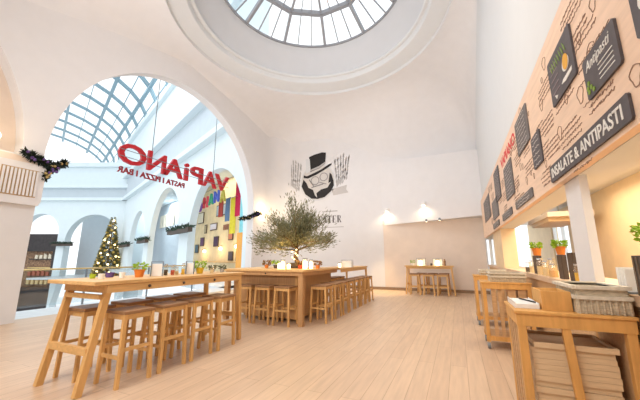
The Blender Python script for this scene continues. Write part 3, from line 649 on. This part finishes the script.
def herb(name, label, loc, pot=terra, r=.075, h=.12, lr=.10, n=170, group='potted herbs', leafm=leaf_b, L=.036):
    o = thing(name, label, 'potted plant', loc, group=group)
    MB().lathe([(.001, 0), (r*.72, 0), (r, h), (r*1.08, h), (r*1.08, h*1.12), (r*.92, h*1.12), (r*.9, h*.95), (.001, h*.93)], (0, 0, 0), 14).build('pot', pot, o)
    mb = MB(); q = random.Random(label)
    for i in range(n):
        a, b = q.random()*2*PI, q.random(); R = lr*math.sqrt(q.random())
        p = (R*math.cos(a), R*math.sin(a), h+b*lr*1.25)
        mb.leaf(p, (math.cos(a)*.8, math.sin(a)*.8, q.uniform(-.2, .9)), L, L*.62, q.random()*3)
    mb.build('leaves', leafm, o); return o
def holder(loc, label, w=.11, d=.11, h=.2, m=darkw):
    o = thing('condiment_box', label, 'box', loc, group='dark boxes on the counter')
    MB().box(-d/2, -w/2, 0, d/2, w/2, h).build('body', m, o, .004)
    mb = MB()
    for i in range(5): mb.box(-d/2-.004, -w/2+w*(i+.3)/5, .01, -d/2, -w/2+w*(i+.55)/5, h-.01)
    mb.build('slats', mat('box_brown', (.22, .15, .10), .6, .15), o)
CT = 1.086
holder((1.10, 5.62, CT), 'dark slatted box on the counter under the farther herb pot', .28, .06, .27)
herb('basil_pot', 'farther orange pot of basil on a dark box behind the counter', (1.10, 5.58, CT+.271), r=.062, h=.10, lr=.07)
holder((1.09, 4.36, CT), 'dark slatted box left of the counter pier, under the nearer herb pot', .16, .05, .27)
holder((1.09, 3.99, CT), 'dark slatted box standing right beside the counter pier', .16, .05, .29)
herb('basil_pot', 'nearer orange pot of basil on a dark box beside the counter pier', (1.09, 4.36, CT+.271), r=.05, h=.085, lr=.058)
def jar(loc, label, r=.045, h=.14, group='glass jars on the counter', fill=None):
    o = thing('glass_jar', label, 'jar', loc, group=group)
    MB().lathe([(.001, 0), (r, 0), (r, h*.8), (r*.75, h*.92), (r*.75, h)], (0, 0, 0), 14).build('glass', jar_g, o, smooth=True)
    MB().lathe([(.001, .004), (r*.88, .004), (r*.88, h*.55), (.001, h*.55)], (0, 0, 0), 12).build('contents', fill or shopw, o)
    MB().lathe([(.001, h), (r*.82, h), (r*.82, h*1.1), (.001, h*1.1)], (0, 0, 0), 12).build('lid', chrome, o)
for i, y in enumerate((6.15, 6.0, 5.32, 5.16, 5.0, 4.84, 4.68)):
    jar((1.07+.03*(i % 2), y, CT), ORD[i]+' glass jar from the far end of the row on the counter', .05, .15+.03*(i % 3), fill=(darkw, shopw, oak, terra)[i % 4] if i in (0, 6) else shopw)
for i, y in enumerate((3.86, 3.74)): jar((1.08, y, CT), ['oil jar beside the pier on the counter, left one', 'oil jar beside the pier on the counter, right one'][i], .035, .16, fill=yellowp)
def plate_rack(loc, label):
    o = thing('tray_stand', label, 'stand', loc); 
    for i in range(3): MB().box(-.07+.0*i, .0-.055*i, 0, .09, .012-.055*i, .17-.006*i).build('white_board', white, o)
    MB().box(-.08, -.14, 0, .10, .03, .012).build('base', steel, o)
plate_rack((1.09, 2.86, CT), 'white upright boards in a stand on the counter at the picture edge')
holder((1.12, 2.52, CT), 'dark box under the herb pot at the right picture edge', .22, .2, .25)
herb('basil_pot', 'lush basil pot at the right picture edge on a dark box', (1.12, 2.52, CT+.251), pot=terra, r=.07, h=.07, lr=.09, n=260)

# ------------------------------------------------------------------ trolleys
def trolley(loc, W_, L_, H, label, trays=False):
    o = thing('trolley', label, 'trolley', loc, group='oak tray trolleys along the counter')
    for x, y in ((0, 0), (W_-.05, 0), (0, L_-.05), (W_-.05, L_-.05)):
        p = MB().box(x+(.004 if x < .1 else -.004), y+(.004 if y < .1 else -.004), .10, x+(.054 if x < .1 else .046), y+(.054 if y < .1 else .046), H-.022).build('post', oak_c, o, .004)
        MB().lathe([(.001, -.02), (.042, -.02), (.045, 0), (.042, .02), (.001, .02)], (0, 0, 0), 14).build('castor', steel, p, loc=(x+.025, y+.025, .046)).rotation_euler = (0, PI/2, 0)
        MB().box(x+.012, y+.005, .04, x+.038, y+.045, .10).build('castor_fork', chrome, p)
    MB().box(0, 0, H-.10, W_, .03, H-.02).box(0, L_-.03, H-.10, W_, L_, H-.02).box(0, .03, H-.10, .03, L_-.03, H-.02).box(W_-.03, .03, H-.10, W_, L_-.03, H-.02).build('top_rail', oak_c, o)
    MB().box(-.01, -.01, H-.02, W_+.01, L_+.01, H).build('top_board', oak_c, o, .003)
    MB().box(.02, .02, .16, W_-.02, L_-.02, .19).build('bottom_shelf', oak_d, o)
    MB().box(0, 0, .12, W_, .03, .18).build('bottom_rail', oak_c, o); MB().box(0, L_-.03, .12, W_, L_, .18).build('bottom_rail', oak_c, o)
    for i in range(4):
        y = .09+(L_-.22)*i/3; MB().box(.005, y, .19, .022, y+.035, H-.10).build('side_slat', oak_d, o)
    MB().box(W_-.055, .05, .19, W_-.035, L_-.05, H-.10).build('side_panel', oak_d, o)
    return o
t1 = trolley((.34, 2.58, 0), .63, .52, .96, 'nearest oak trolley, holding the tall stack of beech trays')
MB().beam((.315, .025, .17), (.275, .025, .87), .045, .04).build('centre_post', oak_c, t1)
t2 = trolley((.30, 5.38, 0), .64, .52, .96, 'second oak trolley along the counter, behind the nearest one')
for i, x in enumerate((.12, .21, .34, .47)): MB().box(x, .03, .19, x+(.05 if i < 2 else .1), .05, .86).build('front_slat', oak_d, t2)
t3 = trolley((.27, 7.1, 0), .64, .52, .97, 'farthest oak trolley along the counter')
for i, x in enumerate((.12, .3, .45)): MB().box(x, .03, .19, x+.07, .05, .86).build('front_slat', oak_d, t3)
z = .191
for i in range(16):
    q = random.Random(i); dx, dy = q.uniform(-.012, .012), q.uniform(-.008, .012)
    k = 15-i
    lb = ('topmost' if k == 0 else 'bottom' if k == 15 else ORD[k])+(' beech tray of the stack' if k in (0, 15) else ' beech tray from the top of the stack')+' in the nearest trolley'
    if i == 0:
        tr = thing('tray', lb, 'tray', (.645+dx, 2.84+dy, z), group='stacked beech trays')
        w, d = .225, .205
        MB().box(-w, -d, 0, w, d, .012).build('base', tray_m, tr)
        MB().box(-w, -d, .012, w, -d+.014, .034).box(-w, d-.014, .012, w, d, .034).box(-w, -d+.014, .012, -w+.014, d-.014, .034).box(w-.014, -d+.014, .012, w, d-.014, .034).build('rim', tray_m, tr)
    else: dup(tr, (.645+dx, 2.84+dy, z), label=lb)
    z += .0352
def basket(loc, W_, L_, H, label):
    o = thing('basket', label, 'basket', loc, group='whitewashed wicker baskets on the trolleys')
    b = MB().box(0, 0, 0, W_, L_, .015).build('bottom', wick, o)
    mb = MB(); n = 26
    for (p, q) in (((0, 0), (W_, 0)), ((W_, 0), (W_, L_)), ((W_, L_), (0, L_)), ((0, L_), (0, 0))):
        p, q = V((*p, 0)), V((*q, 0)); d = (q-p); nn = V((-d.y, d.x, 0)).normalized(); L = d.length; k = int(L/.03)
        mb.beam(p+V((0, 0, H*.5)), q+V((0, 0, H*.5)), .010, H*.96)
        for i in range(k+1):
            c = p+d*(i/k)-nn*.008; mb.tube([c+V((0, 0, .0)), c+V((0, 0, H*.58))], .008, 6)
    mb.build('woven_side', wick, o)
    mb = MB()
    for zz_ in (H*.60, H*.98):
        P = [(-.01, -.01, zz_), (W_+.01, -.01, zz_), (W_+.01, L_+.01, zz_), (-.01, L_+.01, zz_), (-.01, -.01, zz_)]
        for p, q in zip(P, P[1:]): mb.beam(p, q, .03, .022)
    mb.build('rim', wickd, o)
    mb = MB()
    for i in range(14):
        x = .05+(W_-.1)*rnd.random(); mb.tube([(x, .04, H*.55), (x+.02, L_-.06, H*.55+.02)], .008, 5)
    mb.build('cutlery', chrome, o, )
    return o
basket((.71, 2.62, .961), .255, .46, .17, 'whitewashed wicker cutlery basket on the nearest trolley')
basket((.44, 5.44, .961), .44, .40, .13, 'wicker cutlery basket on the second trolley')
basket((.40, 7.16, .971), .44, .40, .10, 'shallow wicker basket on the farthest trolley')
bx = thing('wooden_caddy', 'plain oak caddy box on the nearest trolley beside the basket', 'box', (.585, 2.66, .961))
MB().box(-.07, 0, 0, .10, .012, .13).box(-.07, .28, 0, .10, .292, .13).box(-.07, .012, 0, -.058, .28, .13).box(.088, .012, 0, .1, .28, .13).box(-.058, .012, 0, .088, .28, .01).build('box_body', oak_c, bx)
MB().box(-.05, .02, .01, .08, .27, .10).build('napkin_stack', paper, bx)
pp = thing('paper_tray', 'white paper tray at the front corner of the nearest trolley', 'tray', (.43, 2.80, .961))
MB().box(-.07, -.1, 0, .07, .26, .03).build('paper_stack', paper, pp); MB().box(-.075, -.105, 0, -.07, .265, .04).box(.07, -.105, 0, .075, .265, .04).build('edge', white, pp)
MB().tube([(.0, .2, .036), (.07, -.02, .036)], .006, 6).build('pen', black, pp)

# ================================================================== STOOLS AND TABLES
def make_stool(label):
    o = thing('bar_stool', label, 'stool')
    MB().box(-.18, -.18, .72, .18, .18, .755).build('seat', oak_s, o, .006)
    MB().box(-.145, -.16, .665, .145, -.14, .72).box(-.145, .14, .665, .145, .16, .72).box(-.16, -.14, .665, -.14, .14, .72).box(.14, -.14, .665, .16, .14, .72).build('apron', oak, o)
    for x in (-1, 1):
        for y in (-1, 1): MB().beam((x*.178, y*.178, 0), (x*.155, y*.155, .72), .036, .036, (0, 1, 0)).build('leg', oak_z, o)
    for y in (-1, 1): MB().box(-.165, y*.166-.011, .27, .165, y*.166+.011, .305).build('rung', oak, o)
    for x in (-1, 1): MB().box(x*.164-.011, -.165, .345, x*.164+.011, .165, .38).build('rung', oak, o)
    return o
st0 = make_stool('stool'); used = [False]
def stool(x, y, rz, label, group):
    if not used[0]:
        used[0] = True; st0.location = (x, y, 0); st0.rotation_euler = (0, 0, rz); st0['label'] = label; st0['group'] = group; return st0
    return dup(st0, (x, y, 0), rz, label, group)
for i, y in enumerate((2.40, 2.88, 3.34, 3.82)):
    stool(-3.46, y, .03*(i-1), ORD[i]+' bar stool from the near end, room side of the left bar table', 'stools at the left bar table')
for i, y in enumerate((2.32, 2.83, 3.32, 3.80)):
    stool(-4.06, y, .02*(1-i), ORD[i]+' bar stool from the near end, arch side of the left bar table', 'stools at the left bar table')
for i, (x, y) in enumerate(((-3.28, 5.56), (-3.76, 5.57), (-4.22, 5.58))):
    stool(x, y, 0, ['oak bar stool next to the corner on the left face of the tree counter', 'middle oak bar stool on the left face of the tree counter', 'oak bar stool farthest left at the tree counter, behind the left bar table'][i], 'stools at the tree counter')
for i, y in enumerate((6.15, 6.68, 7.20)):
    stool(-2.74, y, 0, ORD[i]+' oak bar stool from the corner on the right face of the tree counter', 'stools at the tree counter')
for i, y in enumerate((7.72, 8.22, 8.72, 9.20, 9.66)):
    stool(-2.76, y, 0, ORD[i]+' bar stool from the tree counter along the room side of the extension table', 'stools at the extension table')
for i, y in enumerate((7.9, 8.5, 9.1)):
    stool(-3.5, y, 0, ORD[i]+' bar stool from the tree counter on the far side of the extension table', 'stools at the extension table')
for i, x in enumerate((-1.52, -1.04, -.57)):
    stool(x, 11.97, 0, ORD[i]+' oak bar stool from the left in front of the back wall table', 'stools at the back wall table')
for i, x in enumerate((-1.32, -.92, -.52)):
    stool(x, 12.55, 0, ORD[i]+' oak bar stool from the left between the back table and tan wall', 'stools at the back wall table')

# left bar table
tb = thing('bar_table', 'long oak bar table in the left foreground with splayed legs', 'table', (-3.78, 3.1, 0))
MB().box(-.48, -1.17, 1.04, .40, 1.22, 1.08).build('tabletop', oak_y, tb, .006)
MB().box(.355, -1.03, .955, .385, 1.14, 1.035).box(-.405, -1.03, .955, -.375, 1.14, 1.035).build('side_rail', oak_y, tb)
MB().box(-.375, -1.03, .955, .355, -.99, 1.035).build('end_rail', oak, tb); MB().box(-.375, 1.10, .955, .355, 1.14, 1.035).build('end_rail', oak, tb)
for x, y in ((.335, -1), (-.355, -1), (.36, 1), (-.38, 1)):
    MB().beam((x, -1.16 if y < 0 else 1.19, 0), (x*.985, -.98 if y < 0 else 1.13, 1.035), .065, .055, (1, 0, 0)).build('leg', oak_z, tb)
MB().box(-.34, -1.13, .36, .33, -1.09, .43).build('stretcher', oak, tb); MB().box(-.36, 1.14, .36, .35, 1.18, .43).build('stretcher', oak, tb)
MB().box(-.33, -1.06, .89, .32, -1.03, .94).build('end_bar', oak, tb)
for y in (-.55, -.05, .52): MB().ball((.395, y, .995), .018, 8, 5).build('bag_hook', darkw, tb)

# tree counter block
tc = thing('tree_counter', 'square oak counter block with the olive tree on it', 'counter', (-3.85, 6.48, 0))
MB().box(-1.03, -1.03, 1.04, 1.03, .98, 1.085).build('worktop', oak_y, tc, .006)
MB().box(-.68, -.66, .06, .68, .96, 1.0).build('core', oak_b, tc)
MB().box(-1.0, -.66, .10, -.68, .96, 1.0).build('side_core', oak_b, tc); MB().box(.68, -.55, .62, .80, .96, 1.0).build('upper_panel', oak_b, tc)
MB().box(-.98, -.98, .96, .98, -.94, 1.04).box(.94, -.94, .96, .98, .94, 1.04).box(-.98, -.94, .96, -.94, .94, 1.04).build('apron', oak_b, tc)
for x, y in ((.94, -.94), (-.94, -.94)): MB().box(x-.05, y-.05, 0, x+.05, y+.05, .96).build('leg', oak_b, tc)
MB().box(.66, -.70, .06, .72, -.64, 1.0).build('corner_post', oak_z, tc)
MB().box(-.66, -.69, .62, .66, -.66, .96).build('upper_panel', oak_b, tc)
for x in (-.5, .1): MB().ball((x, -.99, 1.0), .018, 8, 5).build('bag_hook', darkw, tc)
et = thing('extension_table', 'narrow oak bar table running from the tree counter towards the back wall', 'table', (-3.15, 8.8, 0))
MB().box(-.40, -1.33, 1.02, .36, 1.25, 1.06).build('tabletop', oak_y, et, .005)
MB().box(.31, -1.2, .95, .34, 1.2, 1.02).box(-.38, -1.2, .95, -.35, 1.2, 1.02).build('side_rail', oak_y, et)
for x in (.32, -.36): MB().beam((x, 1.22, 0), (x, 1.18, 1.02), .06, .05, (1, 0, 0)).build('leg', oak_z, et)
MB().box(-.36, 1.16, .36, .32, 1.2, .42).build('stretcher', oak, et)
bt = thing('bar_table', 'short oak bar table standing before the tan back wall', 'table', (-1.02, 12.27, 0))
MB().box(-.86, -.33, 1.0, .86, .33, 1.04).build('tabletop', oak, bt, .005)
MB().box(-.78, -.28, .93, .78, -.25, 1.0).box(-.78, .25, .93, .78, .28, 1.0).box(-.81, -.28, .93, -.78, .28, 1.0).box(.78, -.28, .93, .81, .28, 1.0).build('apron', oak, bt)
for x in (-1, 1):
    for y in (-1, 1): MB().beam((x*.84, y*.27, 0), (x*.77, y*.25, 1.0), .055, .05, (1, 0, 0)).build('leg', oak_z, bt)
    MB().box(x*.82-.02, -.25, .33, x*.82+.02, .25, .38).build('stretcher', oak, bt)

# ------------------------------------------------------------------ olive tree
oz = 1.086
ot = thing('olive_tree', 'bushy grey green olive tree growing out of the tree counter', 'tree', (-3.52, 6.42, oz))
MB().lathe([(.001, 0), (.20, 0), (.23, .12), (.21, .12), (.20, .10), (.001, .10)], (0, 0, 0), 18).build('planter', darkw, ot)
mb = MB(); mb.tube([(0, 0, .05), (.02, .01, .15), (-.03, 0, .25), (.02, -.01, .36), (0, 0, .48)], [.075, .06, .055, .05, .05], 8)
tips = []
q = random.Random(11)
for i in range(26):
    a = i*2.399; el = q.uniform(.0, 1.45); L = .60+.38*q.random()
    d = V((math.cos(a)*math.cos(el)*1.25, math.sin(a)*math.cos(el)*1.25, math.sin(el)*1.22)); p0 = V((0, 0, .40+.12*q.random())); p1 = p0+d*L*.5+V((0, 0, .04)); p2 = p0+d*L
    mb.tube([p0, p1, p2], [.022, .012, .005], 5); tips += [(p0, p1, p2)]
mb.build('trunk', bark, ot, smooth=True)
mb = MB()
for i in range(9500):
    p0, p1, p2 = tips[q.randrange(len(tips))]; s = q.uniform(.22, 1.0); p = p0.lerp(p1, s*2) if s < .5 else p1.lerp(p2, s*2-1)
    p = p+V((q.gauss(0, .085), q.gauss(0, .085), q.gauss(.03, .085)))
    d = (p-V((0, 0, .45))).normalized()+V((q.uniform(-.6, .6), q.uniform(-.6, .6), q.uniform(-.2, .8)))
    mb.leaf(p, d, q.uniform(.07, .12), .02, q.random()*3)
mb.build('foliage', leaf_o, ot)
mb = MB()
for i in range(7): MB().ball((.07*math.cos(i*1.9), -.07+.02*math.sin(i*2.3), .16+.045*i), .017, 8, 5).build('fairy_bulb', twinkle, ot)

def lantern(loc, label, group, r=.05, h=.13, power=1.4):
    o = thing('jar_lantern', label, 'lantern', loc, group=group)
    MB().lathe([(.001, 0), (r, 0), (r, h*.8), (r*.85, h*.9)], (0, 0, 0), 14).build('glass', jar_g, o, smooth=True)
    MB().lathe([(.001, .006), (r*.8, .006), (r*.8, h*.72), (.001, h*.74)], (0, 0, 0), 12).build('candle', glow, o)
    MB().lathe([(r*.85, h*.9), (r*.95, h*.92), (r*.95, h), (r*.8, h)], (0, 0, 0), 14).build('rim', steel, o)
for i, (x, y) in enumerate(((-3.72, 5.98), (-3.55, 5.86), (-3.42, 5.90), (-3.06, 5.98), (-2.97, 6.10))):
    lantern((x, y, oz), ['glowing jar lantern farthest left on the tree counter', 'large glowing jar lantern left of the olive trunk', 'glowing jar lantern just before the olive trunk', 'glowing jar lantern right of the olive trunk', 'glowing jar lantern rightmost on the tree counter'][i], 'glowing lanterns on the tree counter', (.04, .055, .045, .06, .045)[i], (.15, .2, .13, .23, .2)[i])
lamp('lantern_light', 'POINT', (-3.5, 5.80, 1.45), 5, (1, .66, .26), .08); lamp('lantern_light', 'POINT', (-2.98, 6.0, 1.45), 4, (1, .66, .26), .08)
redleaf = mat('red_green_leaf', (.30, .24, .05), .5, .3, 25, c2=(.20, .03, .015))
for i, (x, y, m, l) in enumerate(((-4.14, 6.1, terra, redleaf), (-3.88, 6.08, darkw, leaf_b), (-3.22, 6.05, tomato, redleaf), (-2.90, 6.3, terra, redleaf))):
    herb('pot_plant', ['red and green plant at the left end of the tree counter row', 'leafy green pot plant beside the left lanterns on the tree counter', 'red pot plant between trunk and right lantern on the tree counter', 'orange pot plant right of the last lantern on the tree counter'][i], (x, y, oz), m, .05, .07, .075, 90, 'pot plants around the olive tree', l, .05)
def frame_stand(loc, label, w=.16, h=.2):
    o = thing('menu_stand', label, 'menu stand', loc, group='white menu stands with dark wire frames')
    MB().box(-w/2, -.05, 0, w/2, .05, h*.85).build('menu_cards', paper, o)
    MB().tube([(-w/2-.01, -.06, 0), (-w/2-.01, -.06, h), (w/2+.01, -.06, h), (w/2+.01, -.06, 0)], .006, 6).tube([(-w/2-.01, .06, 0), (-w/2-.01, .06, h), (w/2+.01, .06, h), (w/2+.01, .06, 0)], .006, 6).build('wire_frame', steel, o)
    return o
frame_stand((-2.93, 8.4, 1.061), 'menu stand on the extension table', .3, .2)
lantern((-3.05, 8.1, 1.061), 'glowing jar on the extension table beside its menu stand', 'glowing lanterns on the tree counter', .05, .14)
# left bar table items
TT = 1.081
herb('basil_pot', 'basil in a bright orange pot on the left bar table', (-3.75, 2.66, TT), terra, .062, .085, .07, 110)
herb('basil_pot', 'lime green plant in a yellow pot near the far end of the left bar table', (-3.72, 3.64, TT), yellowp, .06, .08, .085, 130)
frame_stand((-3.74, 2.90, TT), 'white menu stand beside the orange pot on the left bar table', .12, .19).rotation_euler = (0, 0, .9)
frame_stand((-3.74, 3.46, TT), 'white menu stand beside the yellow pot on the left bar table', .09, .19).rotation_euler = (0, 0, .9)
for i, (y, r, h, m) in enumerate(((3.04, .028, .14, darkw), (3.12, .028, .13, tomato), (3.22, .03, .10, shopw), (3.30, .026, .15, yellowp))):
    o = jar((-3.74+.04*(i % 2), y, TT), ['dark shaker on the left bar table', 'red sauce jar on the left bar table', 'sugar jar on the left bar table', 'oil jar on the left bar table'][i]+', between the two menu stands', r, h, 'jars on the left bar table', m)
for i, (x, y, r, h, m) in enumerate(((-4.0, 2.25, .035, .05, lime), (-3.78, 2.22, .035, .06, paper), (-4.02, 2.46, .05, .06, purple), (-3.72, 2.42, .035, .07, paper))):
    o = thing('cup', ['lime green cup at the near end of the left bar table', 'white cup at the near end of the left bar table', 'wide purple cup on the left bar table', 'white cup beside the purple one on the left bar table'][i], 'cup', (x, y, TT), group='cups on the left bar table')
    MB().lathe([(.001, 0), (r*.8, 0), (r, h), (r*.9, h), (r*.72, .006), (.001, .006)], (0, 0, 0), 14).build('cup_body', m, o)
for i, (x, y) in enumerate(((-3.78, 3.98), (-3.70, 4.12))):
    herb('herb_pot', ['small grey herb pot at the far end of the left bar table', 'smaller herb pot at the far corner of the left bar table'][i], (x, y, TT), lgrey, .04, .05, .05, 60, leafm=leaf_o, L=.04)
jar((-3.62, 3.80, TT), 'short glass jar near the far end of the left bar table', .03, .10, 'jars on the left bar table')
# back wall table items
herb('basil_pot', 'small green plant at the left on the back wall table', (-1.58, 12.1, 1.041), white, .06, .08, .09, 90)
lantern((-1.30, 12.1, 1.041), 'left glowing lantern on the back wall table', 'lanterns on the back wall table', .09, .24)
lantern((-.70, 12.1, 1.041), 'right glowing lantern on the back wall table', 'lanterns on the back wall table', .09, .24)
frame_stand((-1.30, 12.3, 1.041), 'menu stand behind the left lantern on the back wall table', .3, .27); frame_stand((-.70, 12.3, 1.041), 'menu stand behind the right lantern on the back wall table', .3, .27)
o = thing('pepper_mill', 'brown pepper mill leaning place at the right end of the back wall table', 'mill', (-.46, 12.1, 1.041)); o['label'] = 'brown wooden pepper mill right of the lanterns on the back wall table'
MB().lathe([(.001, 0), (.05, 0), (.035, .08), (.045, .18), (.001, .19)], (0, 0, 0), 12).build('body', oak_s, o); MB().ball((0, 0, .215), .03, 10, 6).build('knob', oak_s, o)
o = thing('salt_jar', 'small dark jar left of the right lantern on the back wall table', 'jar', (-.92, 12.05, 1.041)); MB().lathe([(.001, 0), (.035, 0), (.035, .08), (.001, .09)], (0, 0, 0), 12).build('body', darkw, o); MB().lathe([(.001, .09), (.03, .09), (.001, .11)], (0, 0, 0), 12).build('lid', chrome, o)

# ------------------------------------------------------------------ lamps on the walls
def spot_lamp(loc, label, power, tgt, nrm=(0, -1, 0)):
    o = thing('wall_spot', label, 'lamp', loc, group='white wall spots above the back table'); nv = V(nrm)
    MB().beam(nv*.0, nv*.14, .05, .05).build('arm', white, o)
    MB().tube([nv*.14+V((0, 0, .08)), nv*.14+V((0, 0, -.06))], .085, 12).build('housing', white, o)
    MB().tube([nv*.14+V((0, 0, -.06)), nv*.14+V((0, 0, -.075))], .065, 12).build('lens', glow2, o)
    l = V(loc)+nv*.14+V((0, 0, -.12)); lamp('wall_spot_light', 'SPOT', l, power, (1, .80, .52), .05, tgt, cone=160)
spot_lamp((-2.68, FY, 3.38), 'left small white spot lamp on the wall above the back table', 20, (-2.75, FY-.05, 0))
spot_lamp((-1.12, FY-.28, 3.50), 'right small white spot lamp on the wall above the back table', 16, (-1.1, 12.6, 0))
for i, (x, y) in enumerate(((-1.05, 12.80), (-.55, 12.76))):
    o = thing('ceiling_spot', ['tiny dark spotlight under the white bulkhead, left one', 'tiny dark spotlight under the white bulkhead, right one'][i], 'lamp', (x, y, 2.75+.04*(x+2.95)), group='tiny spots under the bulkhead')
    MB().tube([(0, 0, .04), (0, 0, -.06)], .04, 10).build('housing', steel, o); MB().tube([(0, 0, -.06), (0, 0, -.065)], .03, 10).build('lens', glow2, o)
lamp('back_floor_light', 'SPOT', (-2.9, 12.6, 2.6), 200, (1, .72, .35), .05, (-3.0, 12.2, 0), cone=70)
def sconce(loc, label, power):
    o = thing('wall_sconce', label, 'lamp', loc, group='glowing sconces on the arch piers')
    MB().box(0, -.05, -.06, .03, .05, .06).build('plate', brass, o); MB().tube([(.02, 0, 0), (.12, 0, 0)], .015, 8).build('arm', brass, o)
    MB().ball((.14, 0, .04), .075, 12, 8).build('bulb', glow2, o)
    lamp('sconce_light', 'POINT', V(loc)+V((.36, 0, .1)), power, (1, .74, .42), .08)
sconce((LX, 11.9, 3.44), 'glowing sconce on the pier right of the big arch', 22)
sconce((LX+.05, 2.50, 3.72), 'glowing sconce above the capital of the left pier', 5)
